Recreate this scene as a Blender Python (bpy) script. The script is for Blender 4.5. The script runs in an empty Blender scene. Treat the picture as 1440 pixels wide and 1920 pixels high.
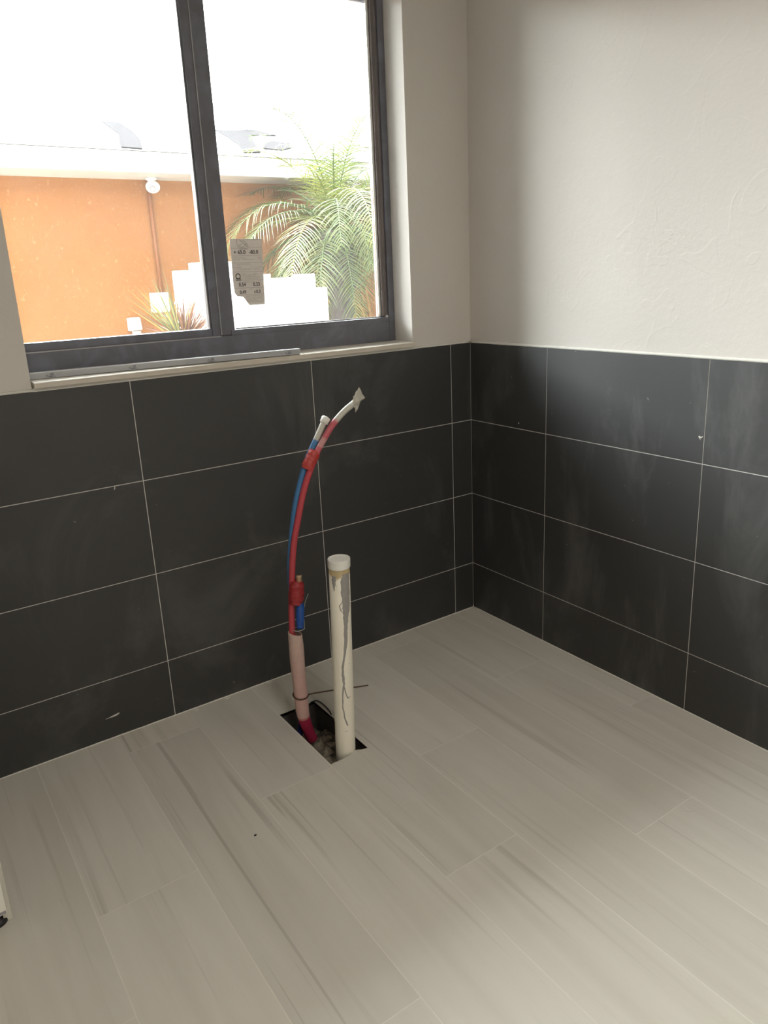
import bpy, bmesh, math, random
from mathutils import Vector, Matrix, noise

random.seed(7)
scn = bpy.context.scene
COL = scn.collection

# ------------------------------------------------------------------ camera
R_ = Vector((0.8283, -0.5583, -0.0459)).normalized()
F_ = Vector((0.53735, 0.79784, -0.27347)).normalized()
yaw, pitch, roll = 0.5928, -0.277, -0.0459
F_ = Vector((math.sin(yaw)*math.cos(pitch), math.cos(yaw)*math.cos(pitch), math.sin(pitch)))
r0 = Vector((math.cos(yaw), -math.sin(yaw), 0)); u0 = r0.cross(F_)
R_ = r0*math.cos(roll) + u0*math.sin(roll)
U_ = -r0*math.sin(roll) + u0*math.cos(roll)
cam_d = bpy.data.cameras.new('camera'); cam = bpy.data.objects.new('camera', cam_d); COL.objects.link(cam)
cam_d.sensor_fit = 'VERTICAL'; cam_d.sensor_height = 24.0
cam_d.lens = 1401.63/1920*24.0
cam_d.shift_y = -44.1/1920; cam_d.shift_x = 0.94/1920
cam_d.clip_start = 0.02; cam_d.clip_end = 200
cam.matrix_world = Matrix(((R_.x, U_.x, -F_.x, -1.9565), (R_.y, U_.y, -F_.y, -2.2515), (R_.z, U_.z, -F_.z, 1.3904), (0, 0, 0, 1)))
scn.camera = cam

# ------------------------------------------------------------------ light
world = bpy.data.worlds.new('overcast_sky'); scn.world = world; world.use_nodes = True
wn = world.node_tree; wn.nodes.clear()
wo = wn.nodes.new('ShaderNodeOutputWorld'); wb = wn.nodes.new('ShaderNodeBackground')
wb.inputs['Color'].default_value = (0.93, 0.965, 1.0, 1)
# thin overcast, brightest on the far side of the neighbour's house where the sun hides
SKY_LO, SKY_HI = 4.5, 60.0
wt = wn.nodes.new('ShaderNodeTexCoord'); wd = wn.nodes.new('ShaderNodeVectorMath'); wd.operation = 'DOT_PRODUCT'
wd.inputs[1].default_value = Vector((-0.34, 0.82, 0.46)).normalized(); wn.links.new(wt.outputs['Generated'], wd.inputs[0])
wm = wn.nodes.new('ShaderNodeMapRange'); wm.interpolation_type = 'SMOOTHSTEP'
for k_, v_ in ((1, -0.05), (2, 1.0), (3, SKY_LO), (4, SKY_HI)): wm.inputs[k_].default_value = v_
wn.links.new(wd.outputs['Value'], wm.inputs[0]); wn.links.new(wm.outputs[0], wb.inputs['Strength'])
wn.links.new(wb.outputs[0], wo.inputs[0])
def portal(loc, rot, sx, sy):
    l = bpy.data.lights.new('sky_portal', 'AREA'); l.shape = 'RECTANGLE'; l.size = sx; l.size_y = sy
    l.cycles.is_portal = True
    o = bpy.data.objects.new('sky_portal', l); COL.objects.link(o); o.location = loc; o.rotation_euler = rot
portal((-0.95, 0.24, 1.75), (math.radians(-90), 0, 0), 1.4, 1.25)
# unseen fill light added under the ceiling to brighten floor and window wall
FILL_W = 34.0
pl = bpy.data.lights.new('added_fill_light', 'AREA'); pl.shape = 'RECTANGLE'; pl.size = .6; pl.size_y = .6
pl.energy = FILL_W; pl.color = (1.0, .945, .86)
po = bpy.data.objects.new('added_fill_light', pl); COL.objects.link(po); po.location = (-1.5, -2.85, 2.585)

scn.view_settings.view_transform = 'Standard'
scn.view_settings.look = 'None'
scn.view_settings.exposure = 0.0
scn.view_settings.gamma = 1.0
scn.view_settings.use_curve_mapping = False

# ------------------------------------------------------------------ materials
def newmat(name):
    m = bpy.data.materials.new(name); m.use_nodes = True
    nt = m.node_tree; b = nt.nodes['Principled BSDF']
    return m, nt, b
def N(nt, t, **kw):
    n = nt.nodes.new(t)
    for k, v in kw.items(): setattr(n, k, v)
    return n
def mix(nt, fac, a, b, blend='MIX'):
    n = nt.nodes.new('ShaderNodeMix'); n.data_type = 'RGBA'; n.blend_type = blend
    for s, v in ((0, fac), (6, a), (7, b)):
        if hasattr(v, 'is_linked') or hasattr(v, 'links'): nt.links.new(v, n.inputs[s])
        elif s == 0: n.inputs[0].default_value = v
        else: n.inputs[s].default_value = (*v, 1) if len(v) == 3 else v
    return n.outputs[2]
def noise_tex(nt, scale, vec=None, detail=4, rough=.55, dist=0):
    n = nt.nodes.new('ShaderNodeTexNoise'); n.inputs['Scale'].default_value = scale
    n.inputs['Detail'].default_value = detail; n.inputs['Roughness'].default_value = rough; n.inputs['Distortion'].default_value = dist
    if vec is not None: nt.links.new(vec, n.inputs['Vector'])
    return n.outputs[0]
def coords(nt, scale=(1, 1, 1), rot=(0, 0, 0), loc=(0, 0, 0)):
    g = nt.nodes.new('ShaderNodeNewGeometry'); mp = nt.nodes.new('ShaderNodeMapping')
    mp.inputs['Scale'].default_value = scale; mp.inputs['Rotation'].default_value = rot; mp.inputs['Location'].default_value = loc
    nt.links.new(g.outputs['Position'], mp.inputs['Vector']); return mp.outputs[0]
def ramp(nt, src, p0, p1, c0=(0, 0, 0), c1=(1, 1, 1)):
    r = nt.nodes.new('ShaderNodeValToRGB'); r.color_ramp.elements[0].position = p0; r.color_ramp.elements[1].position = p1
    r.color_ramp.elements[0].color = (*c0, 1); r.color_ramp.elements[1].color = (*c1, 1)
    nt.links.new(src, r.inputs[0]); return r.outputs[0]
def bump(nt, b, src, strength, dist=.002):
    n = nt.nodes.new('ShaderNodeBump'); n.inputs['Strength'].default_value = strength; n.inputs['Distance'].default_value = dist
    nt.links.new(src, n.inputs['Height']); nt.links.new(n.outputs[0], b.inputs['Normal']); return n
def simple(name, c, rough=.5, metal=0, var=.0, nscale=20, spec=.5, bmp=0):
    m, nt, b = newmat(name)
    b.inputs['Roughness'].default_value = rough; b.inputs['Metallic'].default_value = metal
    b.inputs['Specular IOR Level'].default_value = spec
    v = noise_tex(nt, nscale, coords(nt))
    c2 = tuple(x*(1-var) for x in c)
    nt.links.new(mix(nt, v, c, c2), b.inputs['Base Color'])
    if bmp: bump(nt, b, v, bmp)
    return m

M = {}
# painted plaster wall with faint trowel marks
m, nt, b = newmat('wall_paint'); M['paint'] = m
b.inputs['Roughness'].default_value = .75
n1 = noise_tex(nt, 1.5, coords(nt), 3); nt.links.new(mix(nt, n1, (.645, .61, .565), (.61, .575, .53)), b.inputs['Base Color'])
n2 = noise_tex(nt, 7, coords(nt, (1, 1, .8), (0.5, .6, 0)), 3, .4, 1.5)
tr = ramp(nt, n2, .585, .60); fine = noise_tex(nt, 60, coords(nt), 3)
ad = N(nt, 'ShaderNodeMath', operation='MULTIPLY_ADD'); nt.links.new(tr, ad.inputs[0]); ad.inputs[1].default_value = .35; nt.links.new(fine, ad.inputs[2])
bump(nt, b, ad.outputs[0], .30, .0026)
# charcoal wall tile
m, nt, b = newmat('charcoal_tile'); M['tile'] = m
b.inputs['Roughness'].default_value = .5
at = N(nt, 'ShaderNodeAttribute', attribute_name='rnd')
n1 = noise_tex(nt, 3.0, coords(nt), 5, .6); n2 = noise_tex(nt, 90, coords(nt), 3)
c = mix(nt, n1, (.008, .008, .0079), (.014, .014, .014)); c = mix(nt, at.outputs['Fac'], c, (.012, .0118, .0115))
b.inputs['Specular IOR Level'].default_value = 1.1
sm = ramp(nt, noise_tex(nt, 2.2, coords(nt, (1, 2.2, .75), (.9, 0, 0)), 6, .65, .6), .52, .78)
c = mix(nt, sm, c, (.075, .074, .072))
sp = ramp(nt, noise_tex(nt, 55, coords(nt), 2), .74, .78); c = mix(nt, sp, c, (.14, .14, .13))
nt.links.new(c, b.inputs['Base Color'])
r = ramp(nt, n1, .3, .7, (.58,)*3, (.66,)*3); nt.links.new(r, b.inputs['Roughness'])
bump(nt, b, n2, .12, .001)
M['grout'] = simple('pale_grout', (.74, .72, .67), .85, var=.2, nscale=40)
M['caulk'] = simple('white_caulk', (.74, .72, .66), .6, var=.15, nscale=30, bmp=.3)
# floor plank tile with drifting veins along the plank
m, nt, b = newmat('floor_plank_tile'); M['plank'] = m
at = N(nt, 'ShaderNodeAttribute', attribute_name='rnd')
off = N(nt, 'ShaderNodeCombineXYZ'); sc = N(nt, 'ShaderNodeMath', operation='MULTIPLY'); nt.links.new(at.outputs['Fac'], sc.inputs[0]); sc.inputs[1].default_value = 23.0
nt.links.new(sc.outputs[0], off.inputs[0]); nt.links.new(sc.outputs[0], off.inputs[1])
g = N(nt, 'ShaderNodeNewGeometry'); va = N(nt, 'ShaderNodeVectorMath', operation='ADD'); nt.links.new(g.outputs['Position'], va.inputs[0]); nt.links.new(off.outputs[0], va.inputs[1])
def plank_vec(scl, rotz):
    mp = N(nt, 'ShaderNodeMapping'); mp.inputs['Scale'].default_value = scl; mp.inputs['Rotation'].default_value = (0, 0, rotz)
    nt.links.new(va.outputs[0], mp.inputs['Vector']); return mp.outputs[0]
v1 = noise_tex(nt, 1.0, plank_vec((13, 1.1, 1), .05), 4, .55, .5)
v2 = noise_tex(nt, 1.0, plank_vec((34, .8, 1), -.04), 3, .5, .3)
v3 = noise_tex(nt, 2.2, plank_vec((1, .6, 1), 0), 2, .5)
c = mix(nt, ramp(nt, v1, .35, .72), (.66, .625, .555), (.565, .53, .46))
c = mix(nt, ramp(nt, v2, .60, .74), c, (.47, .44, .375))
v4 = noise_tex(nt, 1.0, plank_vec((30, .55, 1), .06), 2, .5, .8)
c = mix(nt, ramp(nt, v4, .69, .72), c, (.46, .43, .37))
c = mix(nt, ramp(nt, v3, .3, .7), c, mix(nt, .5, c, (.66, .63, .575)))
tone = mix(nt, at.outputs['Fac'], (.95, .95, .95), (1.03, 1.03, 1.03)); c = mix(nt, 1.0, c, tone, 'MULTIPLY')
nt.links.new(c, b.inputs['Base Color']); b.inputs['Roughness'].default_value = .55
b.inputs['Specular IOR Level'].default_value = .35
bump(nt, b, v1, .06, .001)
M['floor_grout'] = simple('floor_grout', (.80, .76, .68), .9, var=.2, nscale=30)
M['ceiling'] = simple('ceiling_paint', (.78, .77, .74), .9, var=.03)
# window
m, nt, b = newmat('dark_window_aluminium'); M['frame'] = m
n1 = noise_tex(nt, 9, coords(nt), 5, .6, 1)
c = mix(nt, ramp(nt, n1, .45, .75), (.128, .130, .150), (.19, .20, .24)); sc = ramp(nt, noise_tex(nt, 30, coords(nt, (1, 1, .5)), 5, .7, 2), .66, .72)
c = mix(nt, sc, c, (.17, .17, .175)); nt.links.new(c, b.inputs['Base Color']); b.inputs['Roughness'].default_value = .42
M['frame_edge'] = simple('worn_aluminium_edge', (.20, .195, .195), .5, .2, .3, 60)
M['lip'] = simple('bright_worn_lip', (.42, .41, .41), .4, .3, .3, 60)
M['bead'] = simple('dusty_glazing_bead', (.20, .17, .16), .7, var=.35, nscale=45, bmp=.3)
M['sealant'] = simple('white_window_sealant', (.75, .74, .70), .6, var=.1, bmp=.3)
m, nt, b = newmat('dusty_window_glass'); M['glass'] = m
nt.nodes.remove(b); out = nt.nodes['Material Output']
tp = N(nt, 'ShaderNodeBsdfTransparent'); gl = N(nt, 'ShaderNodeBsdfGlossy'); gl.inputs['Roughness'].default_value = .03
tp.inputs['Color'].default_value = (.93, .95, .94, 1)
fr = N(nt, 'ShaderNodeFresnel'); fr.inputs['IOR'].default_value = 1.3
mx = N(nt, 'ShaderNodeMixShader'); nt.links.new(fr.outputs[0], mx.inputs[0]); nt.links.new(tp.outputs[0], mx.inputs[1]); nt.links.new(gl.outputs[0], mx.inputs[2])
tl = N(nt, 'ShaderNodeBsdfTranslucent'); tl.inputs['Color'].default_value = (.9, .9, .88, 1)
dn = ramp(nt, noise_tex(nt, 3, coords(nt), 6, .7), .3, .8, (.005,)*3, (.010,)*3)
spk = ramp(nt, noise_tex(nt, 220, coords(nt), 2, .5, 1), .70, .76, (0,)*3, (.06,)*3)
ad = N(nt, 'ShaderNodeMath', operation='ADD'); nt.links.new(dn, ad.inputs[0]); nt.links.new(spk, ad.inputs[1])
mx2 = N(nt, 'ShaderNodeMixShader'); nt.links.new(ad.outputs[0], mx2.inputs[0]); nt.links.new(mx.outputs[0], mx2.inputs[1]); nt.links.new(tl.outputs[0], mx2.inputs[2])
nt.links.new(mx2.outputs[0], out.inputs['Surface'])
M['sill'] = simple('cream_marble_sill', (.66, .60, .51), .35, var=.18, nscale=12)
M['metal'] = simple('brushed_aluminium', (.46, .47, .485), .45, .2, .15, 90)
M['metal_light'] = simple('worn_bright_aluminium', (.85, .85, .86), .4, .3, .2, 90)
M['ink'] = simple('black_ink', (.03, .035, .05), .7)
m, nt, b = newmat('sticker_paper'); M['paper'] = m
nt.nodes.remove(b); out = nt.nodes['Material Output']
df = N(nt, 'ShaderNodeBsdfDiffuse'); tl = N(nt, 'ShaderNodeBsdfTranslucent'); mx = N(nt, 'ShaderNodeMixShader')
cc = mix(nt, noise_tex(nt, 30, coords(nt)), (.62, .57, .52), (.54, .50, .46))
nt.links.new(cc, df.inputs[0]); nt.links.new(cc, tl.inputs[0]); mx.inputs[0].default_value = .2
nt.links.new(df.outputs[0], mx.inputs[1]); nt.links.new(tl.outputs[0], mx.inputs[2]); nt.links.new(mx.outputs[0], out.inputs['Surface'])
M['print'] = simple('sticker_print', (.10, .09, .09), .8)
M['print_grey'] = simple('sticker_grey_print', (.30, .27, .26), .8)
# vertex coloured pipe paint
def vcol(name, rough=.5, var=.15, nscale=60, spec=.5, bmp=0):
    m, nt, b = newmat(name); a = N(nt, 'ShaderNodeVertexColor', layer_name='Col')
    n = noise_tex(nt, nscale, coords(nt), 4, .6)
    nt.links.new(mix(nt, n, a.outputs[0], mix(nt, 1.0, a.outputs[0], (1-var*2,)*3, 'MULTIPLY')), b.inputs['Base Color'])
    b.inputs['Roughness'].default_value = rough; b.inputs['Specular IOR Level'].default_value = spec
    if bmp: bump(nt, b, n, bmp)
    return m
M['tube'] = vcol('dusty_water_tubing', .5, .12, 90)
M['sleeve'] = vcol('foam_sleeve', .85, .12, 50, .2, .4)
# drain pipe with primer and grey cement drips
m, nt, b = newmat('pvc_drain_pipe'); M['pvc'] = m
c = mix(nt, noise_tex(nt, 14, coords(nt)), (.88, .84, .72), (.83, .78, .65))
zg = coords(nt); sx = N(nt, 'ShaderNodeSeparateXYZ'); nt.links.new(zg, sx.inputs[0])
wob = noise_tex(nt, 35, coords(nt, (1, 1, .6)), 3)
wz = N(nt, 'ShaderNodeMath', operation='MULTIPLY_ADD'); nt.links.new(wob, wz.inputs[0]); wz.inputs[1].default_value = .04; nt.links.new(sx.outputs[2], wz.inputs[2])
pr = ramp(nt, wz.outputs[0], .588, .594); c = mix(nt, pr, c, mix(nt, noise_tex(nt, 60, coords(nt), 4), (.42, .30, .14), (.58, .47, .27)))
spk = ramp(nt, noise_tex(nt, 130, coords(nt), 2), .74, .78); c = mix(nt, spk, c, (.28, .25, .2))
nt.links.new(c, b.inputs['Base Color']); b.inputs['Roughness'].default_value = .45
M['pvc_cap'] = simple('white_pvc_cap', (.80, .79, .73), .4, var=.05)
M['cement'] = simple('grey_thinset', (.36, .34, .32), .85, var=.25, nscale=70, bmp=.4)
M['red_tape'] = simple('crinkled_red_tape', (.42, .03, .035), .5, var=.5, nscale=55, bmp=.7)
M['red_tape_bright'] = simple('crinkled_orange_red_tape', (.60, .06, .05), .45, var=.5, nscale=55, bmp=.7)
M['blue_tape'] = simple('glossy_blue_tape', (.015, .09, .38), .25, var=.4, nscale=40, bmp=.5)
M['masking'] = simple('beige_masking_tape', (.55, .52, .45), .8, var=.3, nscale=60, bmp=.5)
M['copper'] = simple('copper_stub', (.50, .36, .22), .4, .5, .2)
M['wire'] = simple('rusty_tie_wire', (.10, .05, .03), .6, .3, .2)
M['grey_plastic'] = simple('grey_plastic', (.33, .33, .33), .5)
M['black_plastic'] = simple('black_plastic', (.012, .012, .014), .45)
M['concrete'] = simple('dark_concrete', (.12, .11, .10), .95, var=.5, nscale=25, bmp=.8)
m, nt, b = newmat('rubble_dirt'); M['rubble'] = m
n1 = noise_tex(nt, 38, coords(nt), 6, .65, .6); c = mix(nt, ramp(nt, n1, .3, .72), (.06, .05, .04), (.36, .31, .23)); nt.links.new(c, b.inputs['Base Color'])
b.inputs['Roughness'].default_value = .95; bump(nt, b, n1, 1.0, .006)
M['plaster'] = simple('dried_plaster', (.66, .64, .58), .9, var=.1, nscale=80, bmp=.5)
M['cab_side'] = simple('cabinet_edge_laminate', (.66, .63, .55), .6, var=.08, nscale=25)
M['cab_front'] = simple('white_cabinet_front', (.86, .84, .76), .45, var=.03)
M['label_grey'] = simple('grey_label', (.33, .32, .34), .6)
# outdoors
m, nt, b = newmat('orange_stucco'); M['stucco'] = m
c = mix(nt, noise_tex(nt, 1.6, coords(nt), 5, .6), (.255, .10, .028), (.32, .140, .044))
c = mix(nt, ramp(nt, noise_tex(nt, 48, coords(nt, (1, 1, .6)), 5, .7, 1.0), .58, .70), c, (.40, .22, .10))
nt.links.new(c, b.inputs['Base Color']); b.inputs['Roughness'].default_value = .95
bump(nt, b, noise_tex(nt, 45, coords(nt), 5), .6, .01)
M['conduit'] = simple('orange_painted_conduit', (.24, .09, .03), .7, var=.1)
M['white'] = simple('white_outdoor_paint', (.82, .81, .79), .6, var=.04)
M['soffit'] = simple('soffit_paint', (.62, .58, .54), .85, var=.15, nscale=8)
m, nt, b = newmat('white_roof_tile'); M['roof'] = m
c = (.82, .81, .80); pos = coords(nt)
wv = N(nt, 'ShaderNodeTexWave'); wv.inputs['Scale'].default_value = 3.2; nt.links.new(pos, wv.inputs['Vector'])
nn = noise_tex(nt, 9, pos, 6, .75)
c = mix(nt, ramp(nt, nn, .64, .72), c, (.60, .58, .57)); nt.links.new(c, b.inputs['Base Color']); b.inputs['Roughness'].default_value = .8
M['roof_dark'] = simple('dark_grey_roof_tile', (.036, .0325, .0335), .95, var=.5, nscale=22, spec=.02, bmp=.5)
M['ground'] = simple('pale_gravel_ground', (.42, .38, .32), .95, var=.3, nscale=8)
m, nt, b = newmat('palm_frond'); M['frond'] = m
a = N(nt, 'ShaderNodeVertexColor', layer_name='Col'); nt.links.new(a.outputs[0], b.inputs['Base Color']); b.inputs['Roughness'].default_value = .45
trn = N(nt, 'ShaderNodeBsdfTranslucent'); nt.links.new(a.outputs[0], trn.inputs[0]); mxs = N(nt, 'ShaderNodeMixShader'); mxs.inputs[0].default_value = .35
nt.links.new(b.outputs[0], mxs.inputs[1]); nt.links.new(trn.outputs[0], mxs.inputs[2]); nt.links.new(mxs.outputs[0], nt.nodes['Material Output'].inputs['Surface'])
M['trunk'] = simple('fibrous_palm_trunk', (.11, .085, .08), .95, var=.6, nscale=30, bmp=1.0)
M['stalk'] = simple('orange_palm_stalk', (.42, .20, .06), .7, var=.4, nscale=20)

# ------------------------------------------------------------------ mesh helpers
def link(name, bm, mat, parent=None, smooth=False):
    me = bpy.data.meshes.new(name); bm.normal_update(); bm.to_mesh(me); bm.free()
    me.materials.append(M[mat] if isinstance(mat, str) else mat)
    if smooth:
        for p in me.polygons: p.use_smooth = True
    o = bpy.data.objects.new(name, me); COL.objects.link(o)
    if parent is not None: o.parent = parent; o.matrix_parent_inverse = Matrix.Translation(-parent.location)
    return o
def tag(o, label=None, cat=None, group=None, kind=None):
    for k, v in (('label', label), ('category', cat), ('group', group), ('kind', kind)):
        if v: o[k] = v
    return o
def thing(name, loc, label, cat, group=None):
    o = bpy.data.objects.new(name, None); COL.objects.link(o); o.location = loc; o.empty_display_size = .05
    return tag(o, label, cat, group)
def box(bm, x0, x1, y0, y1, z0, z1, bev=0):
    vs = [bm.verts.new((x, y, z)) for x in (x0, x1) for y in (y0, y1) for z in (z0, z1)]
    fs = [bm.faces.new([vs[i] for i in q]) for q in ((0, 1, 3, 2), (4, 6, 7, 5), (0, 4, 5, 1), (2, 3, 7, 6), (0, 2, 6, 4), (1, 5, 7, 3))]
    if bev:
        es = list({e for f in fs for e in f.edges})
        bmesh.ops.bevel(bm, geom=es, offset=bev, segments=2, affect='EDGES', profile=.6)
    return fs
def nb(): return bmesh.new()
def catmull(pts, n=8):
    pts = [Vector(p) for p in pts]; P = [pts[0]*2-pts[1]] + pts + [pts[-1]*2-pts[-2]]; out = []
    for i in range(1, len(P)-2):
        for k in range(n):
            t = k/n; a, b_, c_, d = P[i-1], P[i], P[i+1], P[i+2]
            out.append(.5*((2*b_) + (c_-a)*t + (2*a-5*b_+4*c_-d)*t*t + (3*b_-a-3*c_+d)*t**3))
    out.append(pts[-1]); return out
def tube(bm, pts, rad, segs=16, cols=None, cap=True, jitter=0, squash=None):
    """sweep; rad: number or list per point; cols: per point colour"""
    n = len(pts); rings = []; lay = bm.loops.layers.float_color.get('Col') or (bm.loops.layers.float_color.new('Col') if cols else None)
    up = None; vc = {}
    for i, p in enumerate(pts):
        t = (pts[min(i+1, n-1)] - pts[max(i-1, 0)]).normalized()
        if up is None: up = Vector((1, 0, 0)) if abs(t.x) < .8 else Vector((0, 1, 0))
        a = (up - t*up.dot(t)).normalized(); b_ = t.cross(a); up = a
        r = rad[i] if isinstance(rad, (list, tuple)) else rad
        ring = []
        for k in range(segs):
            th = 2*math.pi*k/segs; rr = r*(1 + (jitter*(noise.noise(Vector((k*.9, i*.7, r*300)))) if jitter else 0))
            q = p + a*math.cos(th)*rr*(squash or 1) + b_*math.sin(th)*rr
            v = bm.verts.new(q); ring.append(v)
            if cols: vc[v] = cols[i]
        rings.append(ring)
    fs = []
    for i in range(n-1):
        for k in range(segs):
            fs.append(bm.faces.new((rings[i][k], rings[i][(k+1) % segs], rings[i+1][(k+1) % segs], rings[i+1][k])))
    if cap: fs.append(bm.faces.new(rings[0][::-1])); fs.append(bm.faces.new(rings[-1]))
    if cols:
        for f in fs:
            for l in f.loops: l[lay] = (*vc[l.vert], 1)
    return rings
def lathe(bm, cx, cy, prof, segs=40):
    rings = []
    for r, z in prof: rings.append([bm.verts.new((cx + r*math.cos(2*math.pi*k/segs), cy + r*math.sin(2*math.pi*k/segs), z)) for k in range(segs)])
    for i in range(len(rings)-1):
        for k in range(segs): bm.faces.new((rings[i][k], rings[i][(k+1) % segs], rings[i+1][(k+1) % segs], rings[i+1][k]))
    bm.faces.new(rings[0][::-1]); bm.faces.new(rings[-1])
def prism(bm, poly, axis, a, b_):
    """extrude a 2D polygon: axis 'y': poly in (x,z) from y=a to y=b; 'z': poly in (x,y)"""
    mk = (lambda q, d: (q[0], d, q[1])) if axis == 'y' else ((lambda q, d: (q[0], q[1], d)) if axis == 'z' else (lambda q, d: (d, q[0], q[1])))
    A = [bm.verts.new(mk(q, a)) for q in poly]; B = [bm.verts.new(mk(q, b_)) for q in poly]
    bm.faces.new(A[::-1]); bm.faces.new(B)
    for i in range(len(poly)): j = (i+1) % len(poly); bm.faces.new((A[i], A[j], B[j], B[i]))
    bmesh.ops.recalc_face_normals(bm, faces=bm.faces[:])
def rnd_layer(bm, faces, v):
    lay = bm.loops.layers.float_color.get('rnd') or bm.loops.layers.float_color.new('rnd')
    for f in faces:
        for l in f.loops: l[lay] = (v, v, v, 1)

# ------------------------------------------------------------------ room shell
XL, YB, ZC = -3.3, -4.2, 2.62          # left wall, back wall, ceiling
WX0, WX1, WZ0, WZ1 = -1.592, -.276, 1.128, 2.36   # window opening
PY = .006                             # painted plane sits a little behind the tile face
bm = nb()
box(bm, XL-.2, WX0, PY, .22, 0, ZC); box(bm, WX1, .2, PY, .22, 0, ZC)
box(bm, WX0, WX1, PY, .22, 0, WZ0); box(bm, WX0, WX1, PY, .22, WZ1, ZC)
wall_w = tag(link('wall_back', bm, 'paint'), kind='structure')
bm = nb(); box(bm, PY, .2, YB-.2, PY, 0, ZC); wall_r = tag(link('wall_right', bm, 'paint'), kind='structure')
bm = nb(); box(bm, XL-.2, XL, YB-.2, PY, 0, ZC); tag(link('wall_left', bm, 'paint'), kind='structure')
bm = nb(); box(bm, XL, PY, YB-.15, YB, 0, ZC)
tag(link('wall_front', bm, 'paint'), kind='structure')
bm = nb(); box(bm, XL-.2, .2, YB-.2, .22, ZC, ZC+.1); tag(link('ceiling', bm, 'ceiling'), kind='structure')
cl = thing('fill_light_panel', (-1.5, -2.85, ZC), 'square white housing added for the unseen fill light behind the camera', 'ceiling light')
bm = nb(); box(bm, -1.82, -1.18, -3.17, -2.53, 2.59, ZC-.001, .004); link('fill_housing', bm, 'white', cl)  # housing of the added fill light, out of view

# wall tiles: real boxes 613 x 307 mm over a grout bed
ROWS = [(0, .2043), (.2043, .5116), (.5116, .8189), (.8189, 1.1246)]
G = .0013
bm = nb(); gb = nb()
xs = [0.0, -.0994]
while xs[-1] > XL: xs.append(xs[-1]-.613)
for i in range(len(xs)-1):
    for (a, b2) in ROWS:
        x0 = max(xs[i+1], XL); fs = box(bm, x0+G, xs[i]-G, 0, PY, a+G, b2-(G if b2 < 1.12 else 0)); rnd_layer(bm, fs, random.random())
box(gb, XL, 0, .0009, PY-.0005, 0, 1.1240)
link('wall_tiles', bm, 'tile', wall_w); link('grout', gb, 'grout', wall_w)
bm = nb(); gb = nb()
ys = [0.0, -.4037]
while ys[-1] > YB: ys.append(ys[-1]-.6175)
for i in range(len(ys)-1):
    for (a, b2) in ROWS:
        y0 = max(ys[i+1], YB); fs = box(bm, 0, PY, y0+G, ys[i]-G, a+G, b2-(G if b2 < 1.12 else 0)); rnd_layer(bm, fs, random.random())
box(gb, .0009, PY-.0005, YB, 0, 0, 1.1240)
link('wall_tiles', bm, 'tile', wall_r); link('grout', gb, 'grout', wall_r)
# caulk bead on top of the tiles, slightly lumpy, and thin caulk at the floor
def bead(name, p0, p1, r, sq, parent, n=90):
    bm = nb(); P = [Vector(p0).lerp(Vector(p1), i/n) + Vector((0, 0, .0006*noise.noise(Vector((i*.6, r, 0))))) for i in range(n+1)]
    tube(bm, P, [r*(1+.25*noise.noise(Vector((i*.8, 3, r)))) for i in range(n+1)], 8)
    return link(name, bm, 'caulk', parent, True)
bead('caulk_bead', (XL, .0035, 1.1275), (0, .0035, 1.1275), .0042, 1, wall_w)
bead('caulk_bead', (.0035, 0, 1.1275), (.0035, YB, 1.1275), .0050, 1, wall_r)
bead('floor_caulk', (XL, .001, .0005), (0, .001, .0005), .0028, 1, wall_w)
bead('floor_caulk', (.001, 0, .0005), (.001, YB, .0005), .0032, 1, wall_r)

# floor: planks 235 mm wide, with the cut-out for the plumbing
HX0, HX1, HY0, HY1 = -1.046, -.915, -.553, -.220
cols_x = [0, -.111, -.345, -.5795, -.815, -1.049, -1.285, -1.52, -1.762, -2.0, -2.235, -2.47, -2.705, -2.94, -3.175, -3.3]
ends = {0: -.9, 1: -.505, 2: -.09, 3: -.683, 4: -1.095, 5: -.566, 6: -.115, 7: -.706, 8: -1.0, 9: -.3, 10: -.8, 11: -.1, 12: -.6, 13: -.9, 14: -.4}
bm = nb(); g = .0012
for i in range(len(cols_x)-1):
    x1, x0 = cols_x[i]-g, cols_x[i+1]+g
    if i == 0: x1 = 0
    e = [0.0]; y = ends[i]
    while y > YB: e.append(y); y -= 1.19
    e.append(YB)
    for k in range(len(e)-1):
        y1, y0 = e[k]-(g if k else 0), e[k+1]+g
        rv = random.random()
        if i == 4 and k == 0:
            fs = box(bm, x0, HX0, y0, y1, -.01, 0) + box(bm, HX1, x1, y0, y1, -.01, 0) + box(bm, HX0, HX1, HY1, y1, -.01, 0)
            xa = [HX0 + (HX1-HX0)*t/13 for t in range(14)]
            jag = [0, .001, .0, .001, -.001, .002, .001, .004, .012, .014, .012, .005, .002, 0]
            top = [(xa[t], HY0+jag[t]) for t in range(14)]
            n0 = len(bm.faces); prism(bm, [(HX0, y0), (HX1, y0)] + top[::-1], 'z', -.01, 0)
            bm.faces.ensure_lookup_table(); fs += bm.faces[n0:]
        else: fs = box(bm, x0, x1, y0, y1, -.01, 0)
        rnd_layer(bm, fs, rv)
floor = tag(link('floor', bm, 'plank'), kind='structure')
bm = nb()   # grout bed with the same cut-out
for q in ((XL, HX0, YB, 0), (HX1, 0, YB, 0), (HX0, HX1, HY1, 0), (HX0, HX1, YB, HY0)): box(bm, *q, -.0098, -.0001)
link('grout', bm, 'floor_grout', floor)
bm = nb()   # slab, with a pit
for q in ((XL, HX0-.01, YB, 0), (HX1+.01, 0, YB, 0), (HX0-.01, HX1+.01, HY1+.01, 0), (HX0-.01, HX1+.01, YB, HY0-.01)): box(bm, *q, -.16, -.0102)
box(bm, XL, 0, YB, 0, -.2, -.16)
link('concrete_slab', bm, 'concrete', floor)
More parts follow.
